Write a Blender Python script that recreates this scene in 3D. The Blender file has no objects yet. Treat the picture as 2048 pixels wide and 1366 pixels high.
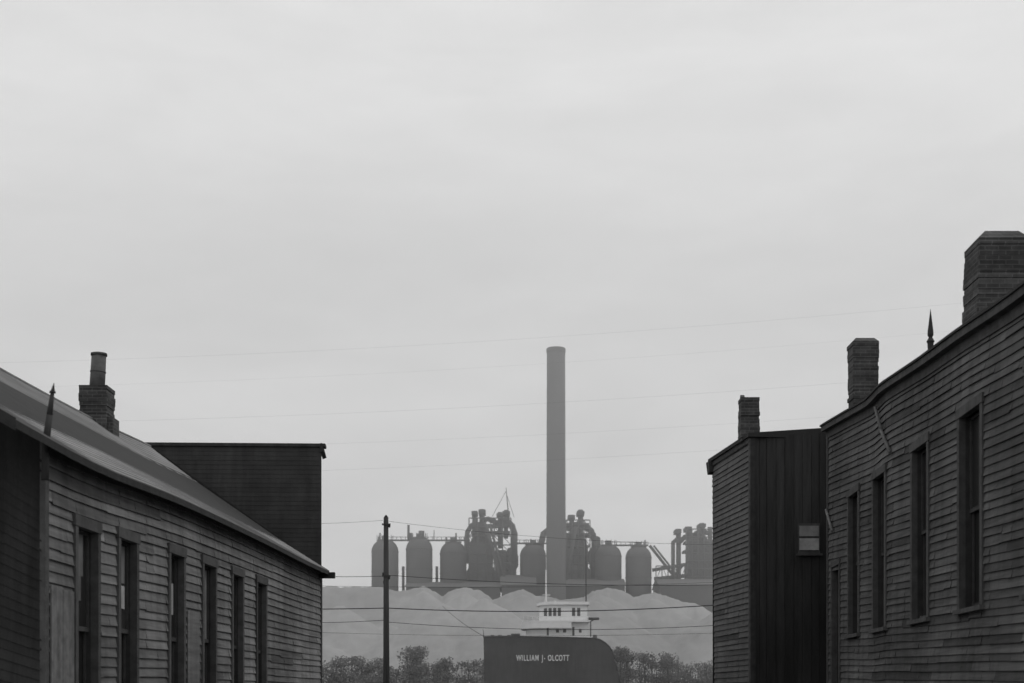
import bpy, math, random
from mathutils import Vector
random.seed(7)
F=2844.0; HZ=1400.0
sc=bpy.context.scene
def m(x,y,D):   # bearing/elevation survey -> metres
    return Vector(((x-1024)/F*D, D, (HZ-y)/F*D))

# ---------------------------------------------------------------- materials
def mat(name,col,rough=.85,var=.25,scale=3.0,stretch=(1,1,1),shade=True,bump=.0,spec=.2,var2=0,stain=0):
    M=bpy.data.materials.new(name); M.use_nodes=True
    nt=M.node_tree; N=nt.nodes; L=nt.links
    b=N['Principled BSDF']; b.inputs['Roughness'].default_value=rough
    b.inputs['Specular IOR Level'].default_value=spec
    tc=N.new('ShaderNodeTexCoord'); mp=N.new('ShaderNodeMapping')
    mp.inputs['Scale'].default_value=stretch
    L.new(tc.outputs['Object'],mp.inputs['Vector'])
    no=N.new('ShaderNodeTexNoise'); no.inputs['Scale'].default_value=scale
    no.inputs['Detail'].default_value=8; no.inputs['Roughness'].default_value=.65
    L.new(mp.outputs[0],no.inputs['Vector'])
    mr=N.new('ShaderNodeMapRange'); mr.inputs['From Min'].default_value=.3; mr.inputs['From Max'].default_value=.7
    mr.inputs['To Min'].default_value=1-var; mr.inputs['To Max'].default_value=1+var
    L.new(no.outputs['Fac'],mr.inputs['Value'])
    val=mr.outputs[0]
    def mul(v,w):
        mm=N.new('ShaderNodeMath'); mm.operation='MULTIPLY'; L.new(v,mm.inputs[0]); L.new(w,mm.inputs[1]); return mm.outputs[0]
    if var2:
        n2=N.new('ShaderNodeTexNoise'); n2.inputs['Scale'].default_value=scale*.12; n2.inputs['Detail'].default_value=3
        L.new(tc.outputs['Object'],n2.inputs['Vector'])
        m2=N.new('ShaderNodeMapRange'); m2.inputs['From Min'].default_value=.35; m2.inputs['From Max'].default_value=.65
        m2.inputs['To Min'].default_value=1-var2; m2.inputs['To Max'].default_value=1+var2
        L.new(n2.outputs['Fac'],m2.inputs['Value'])
        val=mul(val,m2.outputs[0])
    if stain: # vertical rain streaks / soot
        mp3=N.new('ShaderNodeMapping'); mp3.inputs['Scale'].default_value=(1,1,.12); L.new(tc.outputs['Object'],mp3.inputs['Vector'])
        n3=N.new('ShaderNodeTexNoise'); n3.inputs['Scale'].default_value=3.2; n3.inputs['Detail'].default_value=5; n3.inputs['Roughness'].default_value=.7
        L.new(mp3.outputs[0],n3.inputs['Vector'])
        m3=N.new('ShaderNodeMapRange'); m3.inputs['From Min'].default_value=.42; m3.inputs['From Max'].default_value=.66
        m3.inputs['To Min'].default_value=1; m3.inputs['To Max'].default_value=1-stain
        L.new(n3.outputs['Fac'],m3.inputs['Value']); val=mul(val,m3.outputs[0])
    if shade:
        at=N.new('ShaderNodeAttribute'); at.attribute_name='shade'
        val=mul(val,at.outputs['Fac'])
    mc=N.new('ShaderNodeMath'); mc.operation='MULTIPLY'; mc.inputs[1].default_value=col
    L.new(val,mc.inputs[0])
    cb=N.new('ShaderNodeCombineColor')
    for i in range(3): L.new(mc.outputs[0],cb.inputs[i])
    L.new(cb.outputs[0],b.inputs['Base Color'])
    if bump:
        bp=N.new('ShaderNodeBump'); bp.inputs['Strength'].default_value=bump; bp.inputs['Distance'].default_value=.02
        L.new(no.outputs['Fac'],bp.inputs['Height']); L.new(bp.outputs[0],b.inputs['Normal'])
    return M
def brickmat(name,col,sc_=1.0):
    M=mat(name,col,var=.3,scale=6,var2=.2)
    nt=M.node_tree;N=nt.nodes;L=nt.links;b=N['Principled BSDF']
    tc=N.new('ShaderNodeTexCoord')
    sx=N.new('ShaderNodeSeparateXYZ'); L.new(tc.outputs['Object'],sx.inputs[0])
    ad=N.new('ShaderNodeMath'); L.new(sx.outputs[0],ad.inputs[0]); L.new(sx.outputs[1],ad.inputs[1])
    cx=N.new('ShaderNodeCombineXYZ'); L.new(ad.outputs[0],cx.inputs[0]); L.new(sx.outputs[2],cx.inputs[1])
    br=N.new('ShaderNodeTexBrick'); br.inputs['Scale'].default_value=sc_
    br.inputs['Brick Width'].default_value=.21; br.inputs['Row Height'].default_value=.075; br.inputs['Mortar Size'].default_value=.008
    br.inputs['Color1'].default_value=(.7,.7,.7,1); br.inputs['Color2'].default_value=(1.05,1.05,1.05,1); br.inputs['Mortar'].default_value=(1.5,1.5,1.5,1)
    L.new(cx.outputs[0],br.inputs['Vector'])
    mx=N.new('ShaderNodeMix'); mx.data_type='RGBA'; mx.blend_type='MULTIPLY'; mx.inputs[0].default_value=1
    src=b.inputs['Base Color'].links[0].from_socket
    L.new(src,mx.inputs[6]); L.new(br.outputs['Color'],mx.inputs[7]); L.new(mx.outputs[2],b.inputs['Base Color'])
    return M
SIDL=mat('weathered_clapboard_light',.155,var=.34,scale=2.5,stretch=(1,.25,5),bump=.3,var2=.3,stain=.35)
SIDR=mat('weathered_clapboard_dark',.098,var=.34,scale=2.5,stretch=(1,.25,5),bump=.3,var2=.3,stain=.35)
SIDC=mat('weathered_clapboard_grey',.105,var=.25,scale=2.5,stretch=(1,1,5),bump=.3,var2=.2,stain=.25)
DARKW=mat('dark_shaded_boards',.028,var=.35,scale=2,stretch=(4,4,.4),bump=.2,var2=.3)  # very dark base colour paints in the shade of the camera-facing board walls
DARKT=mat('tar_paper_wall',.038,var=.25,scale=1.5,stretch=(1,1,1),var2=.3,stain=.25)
TRIM=mat('old_trim',.075,var=.3,scale=6,stretch=(1,1,1),stain=.25)
TRIML=mat('pale_trim',.22,var=.35,scale=6,stain=.4)
GLASS=mat('dark_window_glass',.022,rough=.35,var=.3,scale=1,shade=True,spec=.25)
BLIND=mat('window_blind',.38,var=.35,scale=3,shade=True)
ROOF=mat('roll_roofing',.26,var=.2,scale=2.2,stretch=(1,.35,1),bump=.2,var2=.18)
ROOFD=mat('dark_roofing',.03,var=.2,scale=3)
BRICK=brickmat('sooty_brick',.06)
PIPE=mat('stove_pipe_metal',.10,var=.3,scale=5)
POLE=mat('pole_wood',.045,var=.25,scale=4,stretch=(4,4,.4),shade=False)
WIRE=mat('wire',.05,shade=False)
STACK=mat('stack_concrete',.17,var=.06,scale=.6,var2=.08,stretch=(1,1,.3),shade=True)
MILL=mat('mill_steel_plate',.125,var=.14,scale=.4,var2=.1)
MILLD=mat('mill_steel_frame',.12,var=.15,scale=.4)
MILLR=mat('mill_roof',.17,var=.12,scale=.4)
ORE=mat('limestone_pile',.37,var=.13,scale=.35,var2=.12,shade=False,bump=.6)
SHRUB=mat('shrub_leaves',.12,var=.3,scale=.5,shade=True)
HULL=mat('ship_hull_paint',.085,var=.16,scale=.8,stretch=(.5,.5,1),var2=.12,stain=.2)
SHIPW=mat('ship_white_paint',.8,var=.06,scale=1)
LETTER=mat('white_lettering',.75,var=.15,scale=3,shade=False)
SHIPD=mat('ship_dark_fittings',.10,var=.2,scale=1)
GROUND=mat('ground_dirt',.22,var=.3,scale=.6,var2=.2,shade=False,bump=.3)
ROAD=mat('road_asphalt',.06,var=.2,scale=4,var2=.2,shade=False,bump=.3)
KERB=mat('kerb_stone',.25,var=.2,scale=3,shade=False)
WATER=mat('river_water',.05,rough=.12,var=.2,scale=.3,shade=False,bump=.4,spec=.5)

# ---------------------------------------------------------------- mesh builder
class MB:
    def __init__(s): s.v=[];s.f=[];s.m=[];s.s=[];s.mats=[];s.sm=[]
    def mi(s,M):
        if M not in s.mats: s.mats.append(M)
        return s.mats.index(M)
    def face(s,pts,M,shade=1.0,smooth=False):
        i=len(s.v); s.v+= [tuple(p) for p in pts]; s.f.append(tuple(range(i,i+len(pts)))); s.m.append(s.mi(M)); s.s.append(shade); s.sm.append(smooth)
    def hexa(s,p,M,shade=1.0): # p 8 points: bottom 4, top 4
        i=len(s.v); s.v+=[tuple(q) for q in p]
        for f in ((3,2,1,0),(4,5,6,7),(0,1,5,4),(1,2,6,5),(2,3,7,6),(3,0,4,7)):
            s.f.append(tuple(i+k for k in f)); s.m.append(s.mi(M)); s.s.append(shade); s.sm.append(False)
    def box(s,x0,x1,y0,y1,z0,z1,M,shade=1.0):
        s.hexa([(x0,y0,z0),(x1,y0,z0),(x1,y1,z0),(x0,y1,z0),(x0,y0,z1),(x1,y0,z1),(x1,y1,z1),(x0,y1,z1)],M,shade)
    def cyl(s,p0,p1,r0,r1,M,n=12,shade=1.0,caps=True):
        p0=Vector(p0);p1=Vector(p1);d=(p1-p0).normalized()
        a=Vector((1,0,0)) if abs(d.x)<.8 else Vector((0,1,0))
        u=d.cross(a).normalized();w=d.cross(u)
        i=len(s.v)
        for p,r in((p0,r0),(p1,r1)):
            for k in range(n):
                t=2*math.pi*k/n; s.v.append(tuple(p+u*math.cos(t)*r+w*math.sin(t)*r))
        for k in range(n):
            s.f.append((i+k,i+(k+1)%n,i+n+(k+1)%n,i+n+k)); s.m.append(s.mi(M)); s.s.append(shade); s.sm.append(True)
        if caps:
            s.f.append(tuple(i+k for k in range(n))[::-1]); s.m.append(s.mi(M)); s.s.append(shade); s.sm.append(False)
            s.f.append(tuple(i+n+k for k in range(n))); s.m.append(s.mi(M)); s.s.append(shade); s.sm.append(False)
    def lathe(s,c,prof,M,n=24,shade=1.0): # prof [(r,z)]
        for (r0,z0),(r1,z1) in zip(prof,prof[1:]):
            s.cyl((c[0],c[1],z0),(c[0],c[1],z1),max(r0,.001),max(r1,.001),M,n,shade,caps=False)
    def tube(s,pts,r,M,n=8,shade=1.0):
        for a,b in zip(pts,pts[1:]):
            a=Vector(a);b=Vector(b);d=(b-a).normalized()*r*.4
            s.cyl(a-d,b+d,r,r,M,n,shade)
    def build(s,name,parent=None):
        me=bpy.data.meshes.new(name); me.from_pydata(s.v,[],s.f)
        for M in s.mats: me.materials.append(M)
        me.polygons.foreach_set('material_index',s.m)
        me.polygons.foreach_set('use_smooth',s.sm)
        at=me.attributes.new('shade','FLOAT','FACE'); at.data.foreach_set('value',s.s)
        me.update()
        o=bpy.data.objects.new(name,me); sc.collection.objects.link(o)
        if parent: o.parent=parent
        return o
def empty(name):
    o=bpy.data.objects.new(name,None); sc.collection.objects.link(o); return o

class Fr:
    def __init__(s,O,d,n): s.O=Vector((O[0],O[1],0)); s.d=Vector((d[0],d[1],0)); s.n=Vector((n[0],n[1],0)).normalized()
    def p(s,t,z,o=0): q=s.O+s.d*t+s.n*o; return Vector((q.x,q.y,z))
def fbox(mb,fr,t0,t1,z0,z1,o0,o1,M,shade=1.0):
    mb.hexa([fr.p(t0,z0,o0),fr.p(t1,z0,o0),fr.p(t1,z0,o1),fr.p(t0,z0,o1),fr.p(t0,z1,o0),fr.p(t1,z1,o0),fr.p(t1,z1,o1),fr.p(t0,z1,o1)],M,shade)
def interp(pts):
    def f(t):
        if t<=pts[0][0]: return pts[0][1]
        for (a,za),(b,zb) in zip(pts,pts[1:]):
            if t<=b:
                u=(t-a)/(b-a); return za+(zb-za)*u
        return pts[-1][1]
    return f
def smooth(f,w=1.2):
    return lambda t: sum(f(t+w*(i/4)) *(5-abs(i)) for i in range(-4,5))/25
def clap(mb,fr,t0,t1,zb,zt,rows,M,ops=(),lap=.03,t0f=None,t1f=None,vj=.18):
    for k in range(rows):
        v0=k/rows; v1=(k+1)/rows
        a=t0+random.uniform(0,2.5); br={t0,t1}
        joints=[]
        while a<t1:
            joints.append(a); br.add(a); a+=random.uniform(2.2,4.6)
        for o in ops: br.add(o[0]); br.add(o[1])
        a=t0
        while a<t1: br.add(a); a+=1.0
        br=sorted(x for x in br if t0<=x<=t1)
        sh=random.uniform(1-vj,1+vj); jz=0; w=0
        for a,b in zip(br,br[1:]):
            if b-a<1e-4: continue
            if a in joints:
                sh=random.uniform(1-vj,1+vj); jz=random.uniform(-.012,.012)
                if random.random()<.06: sh*=.6; jz-=.015
            mid=(a+b)/2; zm=zb+(v0+v1)/2*(zt(mid)-zb)
            if any(o[0]<=mid<=o[1] and o[2]<=zm<=o[3] for o in ops): continue
            aa,bb=a,b
            if t1f and b>=t1-1e-6: bb=t1f(zm)
            if t0f and a<=t0+1e-6: aa=t0f(zm)
            za0=zb+v0*(zt(a)-zb)+jz; za1=zb+v1*(zt(a)-zb)+.014
            zb0=zb+v0*(zt(b)-zb)+jz; zb1=zb+v1*(zt(b)-zb)+.014
            l=lap+random.uniform(-.005,.008)*lap/.03
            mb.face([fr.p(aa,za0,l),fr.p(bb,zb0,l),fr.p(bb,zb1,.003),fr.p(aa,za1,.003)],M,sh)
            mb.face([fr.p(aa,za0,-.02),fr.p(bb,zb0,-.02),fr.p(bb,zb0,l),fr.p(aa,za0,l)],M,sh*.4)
def window(mb,fr,ta,tb,zb,zt,trim=TRIM,cw=.11,upper='glass',lower='glass',rail=True,rec=-.1,ush=1,lsh=1):
    # casing
    fbox(mb,fr,ta-cw,ta,zb-.02,zt,-.05,.05,trim,random.uniform(.9,1.25))
    fbox(mb,fr,tb,tb+cw,zb-.02,zt,-.05,.05,trim,random.uniform(.9,1.25))
    fbox(mb,fr,ta-cw-.03,tb+cw+.03,zt,zt+.14,-.05,.06,trim,random.uniform(.9,1.2))
    fbox(mb,fr,ta-cw-.05,tb+cw+.05,zb-.09,zb-.02,-.05,.10,trim,1.1)
    # reveal
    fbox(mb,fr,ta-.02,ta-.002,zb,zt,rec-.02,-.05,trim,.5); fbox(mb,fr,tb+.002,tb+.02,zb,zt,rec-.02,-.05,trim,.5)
    zm=(zb+zt)/2+random.uniform(-.03,.05)
    U={'glass':GLASS,'blind':BLIND,'trim':TRIM}
    fbox(mb,fr,ta,tb,zm,zt,rec-.03,rec,U[upper],ush)
    fbox(mb,fr,ta,tb,zb-.02,zm,rec-.07,rec-.04,U[lower],lsh)
    if rail:
        s=.045
        for (a,b,c,d,o) in ((ta,tb,zm-.03,zm+.03,.0),(ta,tb,zt-s,zt,.0),(ta,tb,zb-.02,zb+.07,-.035)):
            fbox(mb,fr,a,b,c,d,rec+o,rec+.03+o,trim,.8)
        for a in (ta,tb-s):
            fbox(mb,fr,a,a+s,zm+.03,zt-s,rec,rec+.028,trim,.8)
            fbox(mb,fr,a,a+s,zb+.07,zm-.03,rec-.035,rec-.01,trim,.8)

K=.037
# ================================================================ LEFT HOUSE
H=empty('clapboard_house')
LW=Fr((-6,0),(K,1),(1,-K))
def ey(pts): return interp([(6*2844/(1130-x), 6*(1400-y)/(1130-x)) for x,y in pts])
ltop=smooth(ey([(39,848),(85,885),(180,930),(300,972),(400,1018),(500,1066),(600,1118),(650,1140)]),2.0)
TL0,TL1=16.33,34.95
def xt(x): return 17064/(1130-x)
wl=[(150,190,2.13,'glass','glass',1,1),(236,268,2.18,'glass','glass',1.6,1),(337,363,2.23,'glass','glass',1,1),(404,427,2.26,'blind','glass',.45,1),(463,482,2.27,'glass','glass',1,1),(512,529,2.29,'glass','glass',1,1)]
ops=[(xt(a),xt(b),-.35,zt) for a,b,zt,*_ in wl]
mb=MB()
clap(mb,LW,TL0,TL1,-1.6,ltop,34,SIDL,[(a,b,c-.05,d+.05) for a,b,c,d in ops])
fbox(mb,LW,TL0-.02,TL0+.10,-1.6,ltop(TL0),-.02,.045,TRIM,1.0)
fbox(mb,LW,TL1-.10,TL1+.02,-1.6,ltop(TL1),-.02,.045,TRIM,1.0)
mb.build('street_wall',H)
mb=MB()
for (a,b,zt,u,l,us,ls) in wl:
    window(mb,LW,xt(a),xt(b),-.35,zt,trim=TRIM,upper=u,lower=l,ush=us,lsh=ls,cw=.10)
mb.build('windows',H)
mb=MB() # torn blinds in sashes
def patch(a,b,y0,y1,off,sh,M=BLIND):
    t0,t1=xt(a),xt(b); fbox(mb,LW,t0,t1,6*(1400-y1)/(1130-(a+b)/2),6*(1400-y0)/(1130-(a+b)/2),off,off+.012,M,sh)
patch(156,180,1065,1150,-.098,.35); patch(241,262,1170,1216,-.098,1.2); patch(240,262,1090,1165,-.098,.4)
patch(340,358,1165,1228,-.098,.85); patch(466,476,1170,1230,-.098,.45); patch(160,176,1150,1200,-.098,.3)
mb.build('blinds',H)
mb=MB() # boarded panel low near the corner
fbox(mb,LW,16.5,16.86,-.5,1.34,.03,.05,TRIML,.85)
fbox(mb,LW,16.87,17.25,-.5,1.31,.03,.053,TRIML,.72)
fbox(mb,LW,22.5,23.2,-.2,1.42,.03,.045,SIDL,1.2)
mb.build('boarded_panel',H)
# front wall (faces camera)
FW=Fr((LW.p(TL0,0).x,TL0),(-1,.0),(0,-1))
mb=MB()
W=8.4
mid=4.2
gz=interp([(0,2.95),(mid,6.0),(W,2.95)])
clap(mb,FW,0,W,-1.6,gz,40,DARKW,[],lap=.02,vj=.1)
mb.build('front_wall',H)
mb=MB()
RW=Fr((LW.p(TL1,0).x,TL1),(-1,0),(0,1)); clap(mb,RW,0,W,-1.6,interp([(0,3.25),(mid,6.25),(W,3.25)]),40,DARKW)
BW=Fr((-6-W,0),(K,1),(-1,K)); clap(mb,BW,TL0,TL1,-1.6,lambda t:3.0,30,DARKW)
mb.build('rear_walls',H)
# roof
mb=MB()
NR=30
ez=lambda t: ltop(t)*.972
rz=smooth(interp([(14.4,5.82),(26.6,5.97),(31,6.05),(35.2,6.28)]),3)
T0,T1=14.9,34.75
def rp(t,u,h=0):
    X0=-5.75+(-10.2+5.75)*u
    sag=-.10*math.sin(math.pi*u)
    z=ez(t)+(rz(t)-ez(t))*u+sag+h
    return Vector((X0+K*t,t+ (u*.25 if t>30 else 0),z))
ts=[T0+(T1-T0)*i/24 for i in range(25)]
for k in range(NR):
    u0=k/NR;u1=(k+1)/NR; jj=0
    rs=random.uniform(.90,1.08)
    for a,b in zip(ts,ts[1:]):
        sh=rs*random.uniform(.95,1.05)
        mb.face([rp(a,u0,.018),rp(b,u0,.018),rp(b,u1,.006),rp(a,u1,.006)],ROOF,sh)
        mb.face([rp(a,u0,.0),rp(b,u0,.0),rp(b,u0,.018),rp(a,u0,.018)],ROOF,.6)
for a,b in zip(ts,ts[1:]):
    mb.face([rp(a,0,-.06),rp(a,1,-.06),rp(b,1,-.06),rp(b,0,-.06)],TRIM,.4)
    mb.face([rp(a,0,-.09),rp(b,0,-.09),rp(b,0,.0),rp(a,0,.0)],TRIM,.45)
    A=rp(a,1,.0);B=rp(b,1,.0)
    mb.face([A,B,(B.x-4.3,B.y,B.z-3),(A.x-4.3,A.y,A.z-3)],ROOF,1)
for t in (T0,T1):
    for k in range(NR):
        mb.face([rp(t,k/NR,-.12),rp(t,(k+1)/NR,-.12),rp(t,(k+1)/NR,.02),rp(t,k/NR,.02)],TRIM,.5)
e=rp(T1,0,-.05); mb.box(e.x-.25,e.x+.14,e.y-.12,e.y+.06,e.z-.12,e.z+.02,TRIM,.4)
for a,b in zip(ts,ts[1:]): mb.cyl(rp(a,1,.01),rp(b,1,.01),.04,.04,ROOF,6,.8)
mb.build('roof',H)
mb=MB()
for i in range(24):
    a=TL0+(TL1-TL0)*i/24;b=TL0+(TL1-TL0)*(i+1)/24
    mb.hexa([LW.p(a,ltop(a)-.16,0),LW.p(b,ltop(b)-.16,0),LW.p(b,ltop(b)-.16,.05),LW.p(a,ltop(a)-.16,.05),LW.p(a,ltop(a),0),LW.p(b,ltop(b),0),LW.p(b,ltop(b),.05),LW.p(a,ltop(a),.05)],TRIM,.7)
mb.build('frieze_board',H)
def chimney(name,par,x0,x1,ytop,ybot,D,dy,M=BRICK,cham=0,corb=True,lean=0):
    mb=MB(); a=m(x0,ytop,D);b=m(x1,ybot,D); w=b.x-a.x; ht=a.z-cham; h=ht-b.z
    cx=(a.x+b.x)/2; rows=max(4,int(h/.085))
    for k in range(rows):
        z0=b.z+h*k/rows; z1=b.z+h*(k+1)/rows
        e=random.uniform(-.012,.008); s=w/2+e; q=dy/2+e
        u=(rows-1-k)
        if corb and u<4: s+=.014; q+=.014
        ox=lean*(z0-b.z)+random.uniform(-.006,.006)
        mb.box(cx-s+ox,cx+s+ox,D-q,D+q,z0,z1-.004,M,random.uniform(.75,1.2))
        mb.box(cx-s+ox+.008,cx+s+ox-.008,D-q+.008,D+q-.008,z1-.004,z1,M,1.3)
    if cham:
        s=w/2+.01;q=dy/2+.01;ox=lean*h; s2=s-cham*.9;q2=q-cham*.9; zz=ht; 
        mb.hexa([(cx-s+ox,D-q,zz),(cx+s+ox,D-q,zz),(cx+s+ox,D+q,zz),(cx-s+ox,D+q,zz),(cx-s2+ox,D-q2,a.z),(cx+s2+ox,D-q2,a.z),(cx+s2+ox,D+q2,a.z),(cx-s2+ox,D+q2,a.z)],M,1.25)
    mb.build(name,par); return cx,a.z,b.z
cx,zt,zb=chimney('brick_chimney',H,167,221,776,880,31,.6)
mb=MB()
p0=m(194,782,31);p1=m(198,708,31)
mb.cyl(p0,p1,.165,.155,PIPE,20); mb.cyl(p1-Vector((0,0,.04)),p1+Vector((0,0,.01)),.175,.175,PIPE,20,.7)
mb.cyl(p0+(p1-p0)*.5,p0+(p1-p0)*.53,.17,.17,PIPE,20,.8)
a=m(213,838,31);b=m(232,875,31);mb.box(a.x,b.x,30.75,31.25,b.z,a.z,BRICK,.9)
mb.build('flue_pipe',H)
mb=MB()
p=[m(90,960,16.2),m(92,885,16.2),m(99,830,16.2),m(105,785,16.2),m(108,766,16.2)]
for (a,b,r0,r1) in ((p[0],p[1],.045,.045),(p[1],p[2],.045,.036),(p[2],p[3],.036,.022),(p[3],p[4],.028,.003)):
    mb.cyl(a,b,r0,r1,POLE,8)
mb.cyl(p[3]-Vector((.0,0,.005)),p[3]+Vector((0,0,.015)),.038,.034,POLE,8)
mb.build('corner_finial',H)

# ================================================================ TALL DARK BUILDING (left rear)
T=empty('flat_roofed_building')
mb=MB()
A=m(643,890,36.5); z=A.z
q=[(A.x,36.5),(A.x-1.5,46),(A.x-9.5,45),(A.x-8.2,36.2)]
TF=Fr(q[0],(q[3][0]-q[0][0],q[3][1]-q[0][1]),(0.04,-1))
mb.hexa([(*q[0],-1.6),(*q[1],-1.6),(*q[2],-1.6),(*q[3],-1.6),(*q[0],z-.05),(*q[1],z-.05),(*q[2],z-.05),(*q[3],z-.05)],DARKT,1)
mb.build('walls',T)
mb=MB()
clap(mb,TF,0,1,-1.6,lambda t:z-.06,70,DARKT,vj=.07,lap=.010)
mb.build('front_siding',T)
mb=MB()
fbox(mb,TF,-.012,1.0,z-.05,z+.03,-.3,.06,TRIM,.6)
mb.hexa([(A.x-.02,36.42,z-.20),(A.x+.07,36.42,z-.16),(A.x+.0,37.5,z-.16),(A.x-.1,37.5,z-.2),(A.x-.02,36.42,z+.035),(A.x+.03,36.42,z+.035),(A.x-.05,37.5,z+.035),(A.x-.1,37.5,z+.035)],TRIM,.5)
mb.build('parapet_coping',T)

# ================================================================ RIGHT HOUSE (long)
R=empty('clapboard_house')
RW_=Fr((6,0),(K,1),(-1,K))
rtop=smooth(interp(sorted([(17064/(x-1130),6*(1400-y)/(x-1130)-.10) for x,y in [(1655,852),(1700,826),(1752,797),(1775,770),(1860,715),(1940,657),(2009,612),(2048,585),(2134,520)]])),.5)
R0,R1=11.0,32.3
wr=[(20.4,21.46),(23.4,24.38),(26.5,27.45),(28.9,29.85)]
allw=[(14.2,15.2),(17.3,18.3)]+wr
mb=MB()
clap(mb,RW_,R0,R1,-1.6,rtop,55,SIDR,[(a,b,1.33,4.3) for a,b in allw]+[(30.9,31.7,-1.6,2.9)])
fbox(mb,RW_,R1-.1,R1+.02,-1.6,rtop(R1)-.02,-.02,.05,TRIM,1.0)
mb.build('street_wall',R)
mb=MB()
for i,(a,b) in enumerate(allw):
    window(mb,RW_,a,b,1.38,4.25,trim=TRIM,cw=.12,upper='glass',lower='glass',rec=-.14,lsh=2.2 if i==3 else 1)
mb.build('windows',R)
mb=MB()
fbox(mb,RW_,30.9,31.7,-1.6,2.9,-.12,-.08,DARKW,1); fbox(mb,RW_,30.8,30.9,-1.6,2.95,-.1,.05,TRIM,1); fbox(mb,RW_,31.7,31.8,-1.6,2.95,-.1,.05,TRIM,1); fbox(mb,RW_,30.8,31.8,2.95,3.07,-.1,.055,TRIM,1)
mb.build('side_door',R)
mb=MB()
n=40
for i in range(n):
    a=R0+(R1+.1-R0)*i/n;b=R0+(R1+.1-R0)*(i+1)/n
    za,zb_=rtop(a),rtop(b)
    mb.hexa([RW_.p(a,za-.04,-.02),RW_.p(b,zb_-.04,-.02),RW_.p(b,zb_-.04,.16),RW_.p(a,za-.04,.16),RW_.p(a,za+.07,-.02),RW_.p(b,zb_+.07,-.02),RW_.p(b,zb_+.07,.16),RW_.p(a,za+.07,.16)],TRIM,random.uniform(.8,1.0))
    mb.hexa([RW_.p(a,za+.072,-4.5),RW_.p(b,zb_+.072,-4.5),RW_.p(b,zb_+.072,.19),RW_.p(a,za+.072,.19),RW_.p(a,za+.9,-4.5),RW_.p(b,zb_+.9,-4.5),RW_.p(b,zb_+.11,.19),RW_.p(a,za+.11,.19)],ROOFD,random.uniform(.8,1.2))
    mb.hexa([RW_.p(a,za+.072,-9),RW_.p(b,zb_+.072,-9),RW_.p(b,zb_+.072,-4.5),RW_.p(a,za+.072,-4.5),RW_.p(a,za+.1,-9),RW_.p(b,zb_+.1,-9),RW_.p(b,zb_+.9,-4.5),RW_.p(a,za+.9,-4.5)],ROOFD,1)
    mb.hexa([RW_.p(a,za-.2,0),RW_.p(b,zb_-.2,0),RW_.p(b,zb_-.2,.045),RW_.p(a,za-.2,.045),RW_.p(a,za-.04,0),RW_.p(b,zb_-.04,0),RW_.p(b,zb_-.04,.045),RW_.p(a,za-.04,.045)],TRIM,.9)
mb.build('roof',R)
mb=MB()
for t,nn in ((R0,-1),(R1,1)):
    fr=Fr((RW_.p(t,0).x,t),(1,0),(0,nn)); clap(mb,fr,0,9,-1.6,lambda s,t=t:rtop(t)+.05,50,SIDR)
fr=Fr((15,0),(K,1),(1,-K)); clap(mb,fr,R0,R1,-1.6,rtop,40,SIDR)
mb.build('end_and_rear_walls',R)
chimney('brick_chimney_near',R,1938,2036,472,690,22.9,.75,cham=.15,corb=False,lean=.03)
chimney('brick_chimney_far',R,1701,1751,680,850,30.7,.5,cham=.09,corb=True)
mb=MB(); c=m(1861,712,24.6)
sx=24.6/F
mb.lathe((c.x,c.y),[(.05,c.z-.25),(.06,c.z),(.06,c.z+5*sx),(.045,c.z+8*sx),(.055,c.z+26*sx),(.07,c.z+29*sx),(.05,c.z+33*sx),(.03,c.z+37*sx),(.052,c.z+42*sx),(.05,c.z+50*sx),(.036,c.z+62*sx),(.022,c.z+76*sx),(.004,c.z+93*sx)],POLE,12)
mb.build('roof_finial',R)
mb=MB()
def rwp(x,y,o):
    t=17064/(x-1130); return RW_.p(t,6*(1400-y)/(x-1130),o)
mb.tube([rwp(1762,815,.10),rwp(1770,860,.07),rwp(1788,905,.07)],.032,TRIML,8,.7)
mb.tube([rwp(1660,1020,.08),rwp(1672,1062,.08)],.03,TRIML,8,.8)
mb.build('downspout',R)

# ================================================================ RIGHT REAR HOUSE
C=empty('clapboard_outbuilding')
cx0,cy0=5.72,34.0
CS=Fr((cx0,cy0),(-.118,1),(-1,-.118))
mb=MB()
L1=3.55
t1f=lambda z: L1-.28*(6.3-z)/6.3
clap(mb,CS,0,L1,-1.6,lambda t:6.28,58,SIDC,t1f=t1f,vj=.12)
fbox(mb,CS,-.01,.09,-1.6,6.26,-.02,.045,TRIM,1.1)
mb.build('side_wall',C)
mb=MB()
CF=Fr((cx0,cy0),(1,0),(0,-1))
i=0; x=0.0
while x<6:
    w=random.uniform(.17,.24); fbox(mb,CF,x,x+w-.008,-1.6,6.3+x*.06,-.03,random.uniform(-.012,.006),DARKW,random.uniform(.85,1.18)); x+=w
fbox(mb,CF,-.01,.1,-1.6,6.3,.008,.03,TRIM,.5)
mb.build('front_boards',C)
mb=MB()
a=m(1596,1050,33.95);b=m(1640,1104,33.95)
for (z0,z1,sh) in ((a.z-.27,a.z-.02,.5),(a.z-.6,a.z-.32,.75)):
    mb.box(a.x+.03,b.x-.03,33.93,33.95,z0,z1,BLIND,sh)
mb.box(a.x,b.x,33.952,33.965,b.z-.04,a.z+.04,TRIM,.9)
mb.box(a.x-.05,b.x+.05,33.88,33.95,b.z-.09,b.z-.04,TRIM,.8)
mb.build('small_window',C)
mb=MB()
mb.hexa([CS.p(-.1,6.28,.1),CS.p(L1+.12,6.28,.1),CS.p(L1+.12,6.28,-4),CS.p(-.1,6.28,-4),CS.p(-.1,6.37,.1),CS.p(L1+.12,6.37,.1),CS.p(L1+.12,6.72,-4),CS.p(-.1,6.72,-4)],ROOFD,1)
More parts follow.
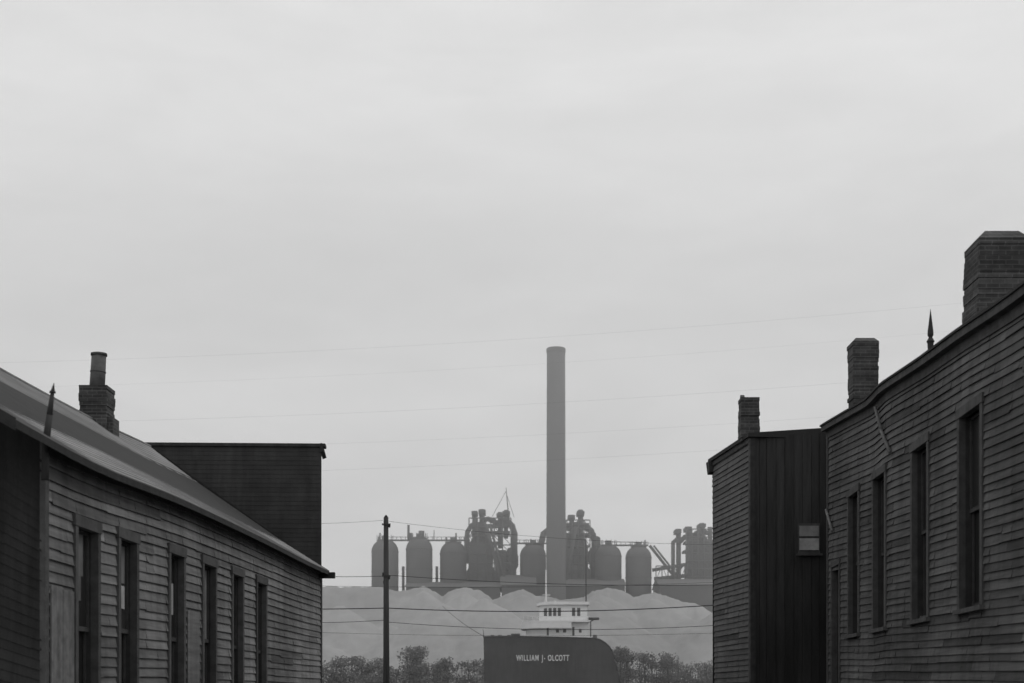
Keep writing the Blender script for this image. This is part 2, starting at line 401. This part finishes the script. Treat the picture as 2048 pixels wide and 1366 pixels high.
mb.hexa([CS.p(L1-.15,6.0,.0),CS.p(L1+.05,5.95,.0),CS.p(L1+.05,5.95,.13),CS.p(L1-.15,6.0,.13),CS.p(L1-.15,6.279,.0),CS.p(L1+.13,6.279,.0),CS.p(L1+.13,6.279,.15),CS.p(L1-.15,6.279,.15)],TRIM,.6)
fbox(mb,CS,0,L1,6.16,6.279,.0,.05,TRIM,.8)
mb.build('roof',C)
mb=MB()
fr=Fr((CS.p(L1,0).x,CS.p(L1,0).y),(1,0),(0,1)); clap(mb,fr,0,5,-1.6,lambda t:6.28,40,DARKW); mb.build('rear_wall',C)
chimney('brick_chimney',C,1479,1516,798,885,34.6,.45,corb=False)
mb=MB(); a=m(1484,800,34.5); mb.cyl(a-Vector((0,0,.05)),a+Vector((.01,0,.11)),.06,.055,PIPE,10); mb.build('chimney_pot',C)

# ================================================================ GROUND, ROAD, RIVER
mb=MB()
prof=[(-300,-1.6),(104,-1.6),(110,-5),(186,-5),(190,.5),(2500,.5),(6000,.5)]
for (y0,z0),(y1,z1) in zip(prof,prof[1:]):
    mb.face([(-4000,y0,z0),(4000,y0,z0),(4000,y1,z1),(-4000,y1,z1)],GROUND)
mb.build('ground')
mb=MB(); mb.face([(-4000,106,-3),(4000,106,-3),(4000,188.5,-3),(-4000,188.5,-3)],WATER); mb.build('river_water')
mb=MB(); mb.face([(-3.8,-60,-1.596),(3.8,-60,-1.596),(3.8+K*95,95,-1.596),(-3.8+K*95,95,-1.596)],ROAD); mb.build('road')
mb=MB()
for s in(-1,1):
    a,b=sorted((s*3.8,s*4.0))
    mb.hexa([(a,-60,-1.6),(b,-60,-1.6),(b+K*95,95,-1.6),(a+K*95,95,-1.6),(a,-60,-1.47),(b,-60,-1.47),(b+K*95,95,-1.47),(a+K*95,95,-1.47)],KERB)
mb.build('kerb')

# ================================================================ UTILITY POLE + WIRES
mb=MB(); D=60; c=m(773,1035,D)
mb.cyl((c.x,D,-1.7),(c.x-.02,D,c.z),.15,.10,POLE,14)
mb.cyl((c.x-.02,D,c.z),(c.x-.02,D,c.z+.1),.10,.03,POLE,14)
for y,dx,w in ((1046,-.05,.16),(1052,.12,.1),(1148,-.12,.13),(1156,.1,.12),(1165,-.1,.1)):
    p=m(773,y,D); mb.cyl((p.x+dx,D,p.z-.06),(p.x+dx,D,p.z+.06),w*.4,w*.5,POLE,8)
for y in (1049,1152):
    p=m(773,y,D); mb.box(p.x-.18,p.x+.18,D-.13,D-.09,p.z-.04,p.z+.03,POLE)
mb.build('utility_pole')
def wire(pts,r,sag=0):
    P=[]
    for a,b in zip(pts,pts[1:]):
        for i in range(17):
            u=i/16; q=Vector(a).lerp(Vector(b),u); q.z-=sag*4*u*(1-u); P.append(q)
    cu=bpy.data.curves.new('overhead_wire','CURVE'); cu.dimensions='3D'; cu.bevel_depth=r; cu.bevel_resolution=1
    sp=cu.splines.new('POLY'); sp.points.add(len(P)-1)
    for q,pt in zip(P,sp.points): pt.co=(*q,1)
    cu.materials.append(WIRE)
    o=bpy.data.objects.new('overhead_wire',cu); sc.collection.objects.link(o)
for (x0,y0,x1,y1,D,r,s) in [
    (560,1048,773,1040,60,.006,.05),(773,1042,1500,1090,60,.006,.25),
    (560,1218,773,1216,60,.022,.02),(773,1216,1500,1205,60,.022,.25),
    (560,1150,773,1152,60,.012,.05),(773,1150,1500,1168,60,.012,.2),
    (560,1170,1500,1162,72,.008,.2),(560,1262,1500,1264,66,.007,.2),
    (560,1245,773,1240,60,.012,.05),(773,1244,1500,1246,60,.012,.3)]:
    wire([m(x0,y0,D),m(x1,y1,D)],r,s)
for (x0,y0,x1,y1,D,r) in [(-200,730,2400,555,90,.0020),(-200,780,2400,610,90,.0014),(-200,850,2400,700,92,.0024),(-200,905,2400,770,92,.0020),(-200,960,2400,820,94,.0024)]:
    wire([m(x0,y0,D),m(x1,y1,D)],r,1.0)

# ================================================================ STEEL MILL
GZ=.5
MD=300; S=F/MD
def pk(x,y,D=MD): return m(x,y,D)
def stove(x0,x1,ytop,D=300,cap=True):
    mb=MB(); c=m((x0+x1)/2,ytop,D); r=(x1-x0)/2/F*D; zt=c.z; zs=zt-r*.95
    prof=[(r,GZ),(r,zs)]
    for i in range(1,9):
        a=i/8*math.pi/2; prof.append((r*math.cos(a),zs+r*.95*math.sin(a)))
    mb.lathe((c.x,c.y),prof,MILL,32,random.uniform(.93,1.07))
    for k in range(5):
        z=zs-k*4.2; mb.cyl((c.x,c.y,z-.1),(c.x,c.y,z+.1),r+.06,r+.06,MILL,32,.9,)
    mb.cyl((c.x,c.y,zt-.3),(c.x,c.y,zt+.7),.7,.6,MILLD,12)
    mb.cyl((c.x,c.y,zs+r*.82),(c.x,c.y,zs+r*.86),r*.62,r*.62,MILLD,20)
    for k in range(10):
        a=k/10*6.283; q=(c.x+r*.6*math.cos(a),c.y+r*.6*math.sin(a)); mb.cyl((*q,zs+r*.8),(*q,zs+r*.8+1.2),.05,.05,MILLD,4)
    mb.build('hot_blast_stove')
for a in ((743,797,1078),(812,865,1074),(880,933,1082),(1040,1092,1087),(1190,1243,1088),(1251,1303,1091)): stove(*a)
# smokestack
mb=MB(); D=288; c=m(1112,697,D); r=18.3/F*D; rb=20.3/F*D
n=16
for k in range(n):
    z0=GZ+(c.z-GZ)*k/n; z1=GZ+(c.z-GZ)*(k+1)/n
    mb.cyl((c.x,D,z0),(c.x,D,z1),rb+(r-rb)*k/n,rb+(r-rb)*(k+1)/n,STACK,40,random.uniform(.98,1.02),caps=False)
mb.lathe((c.x,D),[(r,c.z-.9),(r+.1,c.z-.8),(r+.1,c.z-.1),(r-.3,c.z),(r-.35,c.z-2)],STACK,40,.85)
mb.box(c.x-.25,c.x+.2,D+rb+.12,D+rb+.25,GZ,c.z-3,MILLD,1)
mb.build('smokestack')
def furnace(name,cx,sgn,items):
    e=empty(name); mb=MB()
    for it in items:
        k=it[0]
        if k=='t':
            mb.tube([pk(cx+sgn*x,y,it[3] if len(it)>3 else 302) for x,y in it[1]],it[2]/S,MILL,10,random.uniform(.85,1.1))
        elif k=='b':
            _,x0,x1,y0,y1=it[:5]; a=pk(cx+sgn*x0,y0);b=pk(cx+sgn*x1,y1); mb.box(min(a.x,b.x),max(a.x,b.x),300,300+4,max(GZ,b.z),a.z,MILLD,random.uniform(.85,1.1))
        elif k=='c':
            _,x,pr=it; c=pk(cx+sgn*x,1100,304); mb.lathe((c.x,c.y),[(r_/S,(HZ-y)/S) for r_,y in pr],MILL,24,1)
    mb.build('furnace_and_pipes',e)
    return e
def lattice(mb,x0,x1,y0,y1,nx,ny,w,D=299):
    for i in range(nx+1):
        x=x0+(x1-x0)*i/nx; a=pk(x,y1,D);b=pk(x,y0,D); mb.cyl(a,b,w/S,w/S,MILLD,4)
    for j in range(ny+1):
        y=y0+(y1-y0)*j/ny; mb.cyl(pk(x0,y,D),pk(x1,y,D),w/S,w/S,MILLD,4)
    for i in range(nx):
        for j in range(ny):
            xa=x0+(x1-x0)*i/nx;xb=x0+(x1-x0)*(i+1)/nx;ya=y0+(y1-y0)*j/ny;yb=y0+(y1-y0)*(j+1)/ny
            if random.random()<.7: mb.cyl(pk(xa,ya,D),pk(xb,yb,D),w*.6/S,w*.6/S,MILLD,4)
            else: mb.cyl(pk(xb,ya,D),pk(xa,yb,D),w*.6/S,w*.6/S,MILLD,4)
base=[('c',0,[(30,1395),(30,1140),(24,1130),(26,1105),(20,1075),(13,1068),(9,1055),(9,1040)]),
 ('t',[(-13,1090),(-13,1024)],5),('t',[(2,1085),(2,1021)],5.5),('t',[(38,1095),(38,1026)],4.5),('t',[(50,1075),(50,1022)],4.5),
 ('b',-19,-7,1022,1029),('b',-5,9,1019,1027),('b',31,45,1026,1032),('b',43,58,1022,1029),
 ('t',[(2,1040),(15,1038),(28,1044),(38,1050)],5),('t',[(36,1046),(52,1042),(62,1052),(67,1068),(67,1120)],6.5),
 ('t',[(-10,1046),(-20,1052),(-27,1064),(-29,1080),(-29,1125)],5),
 ('c',60,[(11,1395),(11,1135),(15,1128),(15,1108),(6,1092)]),
 ('b',-24,55,1048,1052),('b',-20,58,1062,1066),('b',-24,40,1083,1086),('b',-22,22,1085,1180),('b',28,50,1100,1180),
 ('t',[(10,1050),(48,1190)],3.5,298),('t',[(18,1050),(56,1190)],2.5,298)]
f1=furnace('blast_furnace',962,1,base)
mb=MB(); lattice(mb,938,1022,1036,1180,5,8,1.1)
mb.cyl(pk(1018,1040),pk(1012,975),1.6/S,.7/S,MILLD,6); mb.cyl(pk(1012,982),pk(984,1034),.5/S,.5/S,MILLD,4); mb.cyl(pk(1012,985),pk(1028,1034),.5/S,.5/S,MILLD,4)
mb.build('frame_and_derrick',f1)
f2=furnace('blast_furnace',1152,1,[b for b in base[:1]]+[
 ('t',[(-9,1090),(-9,1032)],5),('t',[(9,1085),(9,1022)],5.5),('b',-16,-2,1030,1037),('b',2,17,1022,1029),
 ('t',[(-5,1058),(-30,1052),(-50,1056),(-65,1068),(-70,1088),(-70,1120)],6.5),
 ('t',[(5,1050),(18,1052),(30,1062),(37,1080),(37,1120)],6.5),('t',[(36,1075),(44,1078),(44,1115)],5),
 ('c',38,[(9,1395),(9,1130),(14,1120),(14,1100),(6,1088)]),
 ('b',-20,26,1046,1050),('b',-24,40,1066,1070),('b',-16,26,1090,1094),
 ('t',[(0,1055),(-26,1190)],3.5,298)])
mb=MB(); lattice(mb,1132,1180,1040,1180,4,8,1.1); mb.build('frame',f2)
f3=furnace('blast_furnace',1398,1,[
 ('c',0,[(30,1395),(30,1130),(22,1120),(24,1095),(18,1075),(12,1066),(9,1058)]),
 ('t',[(-41,1160),(-41,1060)],5),('b',-47,-35,1058,1066),('t',[(-52,1160),(-52,1085),(-44,1078)],4),('t',[(-20,1110),(-20,1056)],5),('b',-27,-14,1053,1061),('t',[(6,1080),(6,1048)],4.5),('b',0,14,1047,1054),
 ('t',[(22,1100),(22,1056)],4.5),('t',[(-40,1085),(-28,1074),(-10,1070),(6,1062),(24,1068)],5),
 ('t',[(-98,1092),(-52,1150)],3),('t',[(-90,1092),(-44,1150)],2),('t',[(-92,1140),(-20,1128)],3.5),('t',[(-88,1158),(-10,1150)],4),
 ('t',[(-60,1165),(-30,1128)],2.5),('b',-28,40,1082,1086),('b',-30,40,1100,1104),('b',-22,30,1085,1170)])
mb=MB(); lattice(mb,1372,1432,1058,1170,5,7,1.1); lattice(mb,1312,1372,1132,1160,5,1,1.0); mb.build('frame',f3)
# stove catwalk
mb=MB()
for x0,x1,y in ((757,940,1080),(1030,1100,1086),(1188,1296,1090)):
    mb.box(pk(x0,y).x,pk(x1,y).x,299,300.4,pk(0,y+2).z,pk(0,y).z,MILLD,1)
    mb.cyl(pk(x0,y-6),pk(x1,y-6),.06,.06,MILLD,4)
    x=x0
    while x<=x1: mb.cyl(pk(x,y),pk(x,y-6),.06,.06,MILLD,4); x+=9
for x,y0,y1,w in ((817,1050,1080,2.5),(822,1066,1080,3),(868,1060,1080,.8),(843,1062,1078,6),(760,1066,1082,1.5),(912,1066,1082,1.6),(1062,1078,1090,1.5),(1290,1080,1092,1.5)):
    mb.cyl(pk(x,y1),pk(x,y0),w/S,w/S,MILLD,8)
for x,w in ((804,5),(872,5)): mb.box(pk(x-w/2,0).x,pk(x+w/2,0).x,303,304,GZ,pk(0,1130).z,MILLD,1.3)
mb.build('stove_catwalk')
def shed(name,x0,x1,ye,yr,D=292,dep=14):
    e=empty(name); mb=MB(); a=m(x0,ye,D);b=m(x1,ye,D); zr=m(0,yr,D+dep/2).z
    mb.box(a.x,b.x,D,D+dep,GZ,a.z,MILL,.95); mb.build('walls',e)
    mb=MB()
    mb.face([(a.x-.3,D-.4,a.z+.01),(b.x+.3,D-.4,a.z+.01),(b.x+.3,D+dep/2,zr),(a.x-.3,D+dep/2,zr)],MILLR,1)
    mb.face([(a.x-.3,D+dep+.4,a.z+.01),(b.x+.3,D+dep+.4,a.z+.01),(b.x+.3,D+dep/2,zr),(a.x-.3,D+dep/2,zr)],MILLR,1)
    for x in (a.x,b.x): mb.face([(x,D,a.z),(x,D+dep,a.z),(x,D+dep/2,zr-.05)],MILL,.9)
    mb.build('roof',e)
shed('casting_house',812,1000,1174,1164)
shed('casting_house',1003,1070,1170,1150)
shed('casting_house',1120,1250,1172,1158)
shed('casting_house',1320,1440,1170,1158)

# ================================================================ ORE PILES
from mathutils import noise
mb=MB()
PD=252.0
crest=[(640,1172),(700,1171),(760,1173),(798,1180),(822,1176),(848,1170),(868,1180),(884,1190),(905,1178),(930,1170),(958,1178),(985,1198),(1010,1186),(1045,1177),(1070,1186),(1095,1194),(1130,1196),(1165,1193),(1185,1180),(1212,1174),(1245,1180),(1268,1190),(1290,1185),(1310,1184),(1345,1194),(1375,1204),(1400,1208),(1425,1224),(1470,1250)]
cz=interp([((x-1024)/F*PD,(HZ-y)/F*PD) for x,y in crest])
NX,NY=380,100
X0,X1=-75,52; Y0,Y1=206,286
random.seed(21)
cones=[(-36+i*8.2+random.uniform(-2,2),236+random.uniform(-4,3),random.uniform(12.0,16.5),random.uniform(.55,.66)) for i in range(10)]
cones+=[(-40+i*6+random.uniform(-2,2),224+random.uniform(-3,3),random.uniform(5.5,9.5),random.uniform(.5,.6)) for i in range(14)]
cones+=[(x,246,(HZ-y)/F*246,.66) for x,y in ((m(848,0,246).x,1185),(m(930,0,246).x,1186),(m(1045,0,246).x,1190),(m(1200,0,246).x,1186),(m(1310,0,246).x,1196))]
for j in range(NY+1):
    for i in range(NX+1):
        x=X0+(X1-X0)*i/NX; y=Y0+(Y1-Y0)*j/NY
        top=cz(x)+noise.noise(Vector((x*.35,0,0)))*.3+noise.noise(Vector((x*1.1,4,0)))*.22
        h=top-abs(y-PD)*.66
        for (ax,ay,ah,sl) in cones:
            dd=math.hypot(x-ax,y-ay); hc=ah-sl*(math.sqrt(dd*dd+.4)-.63)
            if hc>h and y<PD+2: h=hc
        h=max(h,GZ+.02)+ (.38*noise.fractal(Vector((x*.25,y*.25,1)),.9,2.1,5)+.16*noise.noise(Vector((x*1.3,y*1.3,3))))*(1 if h>GZ+1 else .3)
        if j in(0,NY) or i in (0,NX): h=GZ-.3
        mb.v.append((x,y,h))
mb.mi(ORE)
for j in range(NY):
    for i in range(NX):
        a=j*(NX+1)+i; mb.f.append((a,a+1,a+NX+2,a+NX+1)); mb.m.append(0); mb.s.append(1); mb.sm.append(True)
mb.build('ore_stockpile')

# ================================================================ SHRUBS on far bank
mb=MB()
clumps=[]
def addc(x0,x1,ytop,n,D=198):
    for _ in range(n):
        x=random.uniform(x0,x1); D_=D+random.uniform(-5,6)
        zt=m(0,ytop+random.uniform(0,24),D_).z
        r=random.uniform(.6,1.5)
        clumps.append((m(x,0,D_).x,D_,zt-r,r))
        if random.random()<.7: clumps.append((m(x+random.uniform(-8,8),0,D_).x,D_-.5,(zt-r)*.6,r*1.3))
addc(600,665,1316,10);addc(672,765,1305,22);addc(812,846,1289,12);addc(835,900,1311,13);addc(905,985,1311,11);addc(760,820,1324,7)
addc(1222,1268,1289,16);addc(1280,1350,1297,18);addc(1352,1440,1314,14);addc(560,1500,1340,55)
for (cx_,cy_,cz_,r) in clumps:
    sh=random.uniform(.75,1.2)
    mb.cyl((cx_,cy_,GZ-.1),(cx_+random.uniform(-.3,.3),cy_,cz_),.09,.04,SHRUB,5,.5)
    for _ in range(int(120*r)):
        v=Vector((random.gauss(0,1),random.gauss(0,1),random.gauss(0,1))).normalized()*r*random.uniform(.3,1.1)
        v.z*=.8
        c=Vector((cx_,cy_,cz_))+v
        u=Vector((random.gauss(0,1),random.gauss(0,1),random.gauss(0,1))).normalized(); w=u.orthogonal().normalized()
        s=random.uniform(.08,.2)
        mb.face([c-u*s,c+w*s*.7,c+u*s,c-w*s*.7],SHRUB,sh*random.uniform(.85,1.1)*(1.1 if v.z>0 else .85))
mb.build('shrub_row')

# ================================================================ SHIP
SH=empty('cargo_ship')
CY=167.0; SX=F/CY
bowX=m(967,0,CY).x
def hb(s):
    u=min(1,s/13.0); return 7.2*(1-(1-u)**2.3)+.12
dkf=interp([(0,7.42),(12.6,6.95),(13.2,6.8),(13.8,6.45),(14.3,6.0),(14.6,5.5),(14.9,4.6),(15.2,3.3),(15.5,1.9),(16,1.7),(130,1.7)])
def dk(s): return dkf(s)
mb=MB()
st=[0,.3,.8,1.5,2.5,3.5,4.5,5.5,6.5,7.5,8.5,9.5,10.5,11.5,12,12.6,13,13.2,13.5,13.8,14.05,14.3,14.6,14.9,15.2,15.5,16,20,40,80,118,124,127]
def hpt(s,side,v):
    zt=dk(s); z=-4.2+(zt+4.2)*v; w=hb(s)
    if s>110: w=7.3*math.sqrt(max(0.02,1-((s-110)/17.3)**2))
    w*= (.80+.20*v) if s<10 else 1
    return Vector((bowX+s+ (.25*(1-v) if s<1 else 0),CY+side*w,z))
for a,b in zip(st,st[1:]):
    for side in(-1,1):
        for k in range(5):
            v0,v1=k/5,(k+1)/5
            mb.face([hpt(a,side,v0),hpt(b,side,v0),hpt(b,side,v1),hpt(a,side,v1)],HULL,1 )
    mb.face([hpt(a,-1,1)-Vector((0,0,.3)),hpt(b,-1,1)-Vector((0,0,.3)),hpt(b,1,1)-Vector((0,0,.3)),hpt(a,1,1)-Vector((0,0,.3))],SHIPD,1)
    for side in (-1,1):
        mb.cyl(hpt(a,side,1),hpt(b,side,1),.08,.08,SHIPD,6,.8)
mb.face([hpt(0,-1,0),hpt(0,1,0),hpt(0,1,1),hpt(0,-1,1)],HULL)
mb.face([hpt(127,-1,0),hpt(127,1,0),hpt(127,1,1),hpt(127,-1,1)],HULL)
mb.build('hull',SH)
def plan(x,xf,xr,w,fl):
    if x<xf+fl: 
        u=1-(x-xf)/fl; return w*math.sqrt(max(0,1-u*u))
    return w
def house(name,px0,px1,ytop,ybot,w,fl,wins,M=SHIPW):
    xf=m(px0,0,CY).x; xr=m(px1,0,CY).x; z1=m(0,ytop,CY).z; z0=m(0,ybot,CY).z
    mb=MB(); xs=[xf+fl*(1-math.cos(i/12*math.pi/2)) for i in range(13)]+[xr]
    loop=[(x,CY-plan(x,xf,xr,w,fl)) for x in xs]+[(x,CY+plan(x,xf,xr,w,fl)) for x in reversed(xs)][:-1]
    n=len(loop)
    for i in range(n):
        a=loop[i];b=loop[(i+1)%n]; mb.face([(*a,z0),(*b,z0),(*b,z1),(*a,z1)],M,1)
    mb.face([(*p,z1) for p in loop],M,1)
    for (wx0,wx1,wy0,wy1) in wins:
        a=m(wx0,0,CY).x;b=m(wx1,0,CY).x; ya=CY-plan(a,xf,xr,w,fl)-.03; yb=CY-plan(b,xf,xr,w,fl)-.03
        za=m(0,wy1,CY).z;zb=m(0,wy0,CY).z
        mb.hexa([(a,ya,za),(b,yb,za),(b,yb+.08,za),(a,ya+.08,za),(a,ya,zb),(b,yb,zb),(b,yb+.08,zb),(a,ya+.08,zb)],GLASS,4.0)
    mb.build(name,SH); return loop,z0,z1
house('texas_house',1052,1172,1247,1281,3.6,2.2,[(1092,1096,1258,1275),(1110,1116,1261,1268),(1124,1130,1261,1268),(1142,1146,1257,1276),(1155,1160,1261,1268)])
loop,z0,z1=house('pilothouse',1078,1172,1213,1247,2.9,2.0,[(x,x+6,1219,1235) for x in (1087,1096,1105,1114,1142,1152)])
house('pilothouse_roof',1073,1176,1207,1213,3.3,2.2,[])
house('bridge_deck',1042,1176,1245,1248,4.4,2.6,[])
house('bridge_bulwark',1042,1140,1248,1260,4.38,2.6,[])
mb=MB()
def q(x,y,dy=0): p=m(x,y,CY); p.y+=dy; return p
mb.cyl(q(1092,1208),q(1092,1140),.12,.06,SHIPW,8)
mb.cyl(q(1084,1190),q(1101,1190),.04,.04,SHIPW,6)
mb.cyl(q(1172,1208),q(1172,1072),.09,.045,SHIPD,8)
for x,w,h in ((1090,5,9),(1101,4,6),(1110,5,7),(1120,3,5)):
    mb.cyl(q(x,1208),q(x,1208-h),w/2/SX,w/2.4/SX,SHIPW,10,.7)
for dy in (-4.3,4.3):
    x=1046
    while x<1176: mb.cyl(q(x,1245,dy),q(x,1237,dy),.025,.025,SHIPW,4); x+=9
    mb.cyl(q(1046,1237,dy),q(1176,1237,dy),.03,.03,SHIPW,4)
mb.build('masts_and_rails',SH)
mb=MB()
for dy in (-3.6,):
    mb.cyl(q(1178,1281,dy),q(1178,1246,dy),.07,.07,SHIPD,6); mb.cyl(q(1178,1246,dy),q(1190,1240,dy),.06,.06,SHIPD,6)
    mb.box(q(1174,0).x,q(1194,0).x,CY+dy-.6,CY+dy+.6,q(0,1243).z,q(0,1239).z,SHIPD,.8)
for x in (985,1000,1018,1190): mb.cyl(q(x,1279),q(x,1270),.25,.22,SHIPD,8)
mb.box(q(1022,0).x,q(1040,0).x,CY-1,CY+1,q(0,1280).z,q(0,1268).z,SHIPD,1)
mb.cyl(q(968,1274),q(966,1258),.05,.03,SHIPD,6)
mb.build('deck_fittings',SH)
mb=MB()
for s0 in range(0,10):
    a=hpt(4.3+s0*.8,-1,1);b=hpt(5.1+s0*.8,-1,1)
    if a.x>bowX+4: mb.face([a+Vector((0,-.05,-.05)),b+Vector((0,-.05,-.05)),b+Vector((0,-.05,.16)),a+Vector((0,-.05,.16))],SHIPW,.9)
mb.build('deck_edge_strip',SH)
txt="WILLIAM J. OLCOTT"
wd={'W':1.35,'I':.55,'L':.85,'A':1.05,'M':1.2,'J':.75,'.':.5,' ':.6,'O':1.15,'C':1.1,'T':.95}
tot=sum(wd[c] for c in txt)
def side_y(X):
    s=X-bowX; z=m(0,1316,161.5).z; v=(z+4.2)/(dk(s)+4.2); return CY-hb(s)*((.80+.20*v) if s<10 else 1)
par=empty('name_lettering'); par.parent=SH
px=1034.0; span=105.0; acc=0
for i,ch in enumerate(txt):
    x=px+span*(acc+wd[ch]/2)/tot; acc+=wd[ch]
    if ch==' ': continue
    X=(x-1024)/F*162
    for _ in range(6): X=(x-1024)/F*side_y(X)
    Y=side_y(X); dY=(side_y(X+.1)-side_y(X-.1))/.2
    zc=(HZ-1316.5)/F*Y - (.28 if ch=='.' else 0)
    cu=bpy.data.curves.new('letter','FONT'); cu.body=ch; cu.size=.92; cu.align_x='CENTER'; cu.align_y='CENTER'; cu.extrude=.02; cu.offset=.02
    if ch=='.': cu.align_y='BOTTOM'
    cu.materials.append(LETTER)
    o=bpy.data.objects.new('letter',cu); sc.collection.objects.link(o); o.parent=par
    ang=math.atan(dY)
    o.rotation_euler=(math.radians(90),0,ang); nrm=Vector((math.sin(ang),-math.cos(ang),0))
    o.location=Vector((X,Y,zc))+nrm*.09
    o.scale=(.62/math.cos(ang)*.95,1,1)
wire([q(967,1272),m(885,1212,214)],.035,.3)

# ================================================================ HAZE over the river and works (real participating air)
V=bpy.data.materials.new('industrial_haze'); V.use_nodes=True
N=V.node_tree.nodes; N.clear(); out=N.new('ShaderNodeOutputMaterial'); vs=N.new('ShaderNodeVolumeScatter')
vs.inputs['Color'].default_value=(1,1,1,1); vs.inputs['Density'].default_value=.0030; vs.inputs['Anisotropy'].default_value=.75
V.node_tree.links.new(vs.outputs[0],out.inputs['Volume'])
mb=MB(); mb.box(-500,500,112,345,-2.5,110,V); mb.build('haze')

# ================================================================ WORLD, SUN, CAMERA
w=bpy.data.worlds.new('World'); sc.world=w; w.use_nodes=True
nt=w.node_tree;N=nt.nodes;L=nt.links; bg=N['Background']; bg.inputs['Strength'].default_value=.1
EL=math.radians(48); AZ=math.radians(68)
sk=N.new('ShaderNodeTexSky'); sk.sky_type='NISHITA'; sk.sun_disc=False; sk.sun_elevation=EL; sk.sun_rotation=AZ
bw=N.new('ShaderNodeRGBToBW'); L.new(sk.outputs[0],bw.inputs[0])
tc=N.new('ShaderNodeTexCoord')
def cloud(rot,scl,s,det,lo,hi):
    mp=N.new('ShaderNodeMapping'); mp.inputs['Rotation'].default_value=(0,math.radians(rot),0); mp.inputs['Scale'].default_value=scl
    L.new(tc.outputs['Generated'],mp.inputs[0])
    no=N.new('ShaderNodeTexNoise'); no.inputs['Scale'].default_value=s; no.inputs['Detail'].default_value=det; no.inputs['Roughness'].default_value=.55
    no.inputs['Distortion'].default_value=.4
    L.new(mp.outputs[0],no.inputs['Vector'])
    mr=N.new('ShaderNodeMapRange'); mr.inputs['From Min'].default_value=.3; mr.inputs['From Max'].default_value=.7; mr.inputs['To Min'].default_value=lo; mr.inputs['To Max'].default_value=hi
    L.new(no.outputs['Fac'],mr.inputs['Value']); return mr.outputs[0]
c1=cloud(-16,(1.6,1,6),2.2,5,7.9,9.2); c2=cloud(-22,(2.2,1,7),5.0,6,.972,1.028)
mu=N.new('ShaderNodeMath'); mu.operation='MULTIPLY'; L.new(c1,mu.inputs[0]); L.new(c2,mu.inputs[1])
mx=N.new('ShaderNodeMix'); mx.data_type='FLOAT'; mx.inputs[0].default_value=.94
L.new(bw.outputs[0],mx.inputs[2]); L.new(mu.outputs[0],mx.inputs[3]); L.new(mx.outputs[0],bg.inputs['Color'])
sd=bpy.data.lights.new('sun','SUN'); sd.energy=.5; sd.angle=math.radians(15); sd.color=(1,.99,.98)
so=bpy.data.objects.new('sun',sd); sc.collection.objects.link(so)
dirv=Vector((math.sin(AZ)*math.cos(EL),math.cos(AZ)*math.cos(EL),math.sin(EL)))
so.rotation_euler=dirv.to_track_quat('Z','Y').to_euler()
cd=bpy.data.cameras.new('camera'); co=bpy.data.objects.new('camera',cd); sc.collection.objects.link(co)
cd.sensor_width=36; cd.lens=36*F/2048; cd.shift_y=(HZ-683)/2048; cd.clip_end=10000; cd.clip_start=.1
cd.dof.use_dof=True; cd.dof.focus_distance=42; cd.dof.aperture_fstop=2.0
co.location=(0,0,0); co.rotation_euler=(math.radians(90),0,0)
sc.camera=co
sc.view_settings.view_transform='Standard'; sc.view_settings.look='None'; sc.view_settings.exposure=0; sc.view_settings.gamma=1
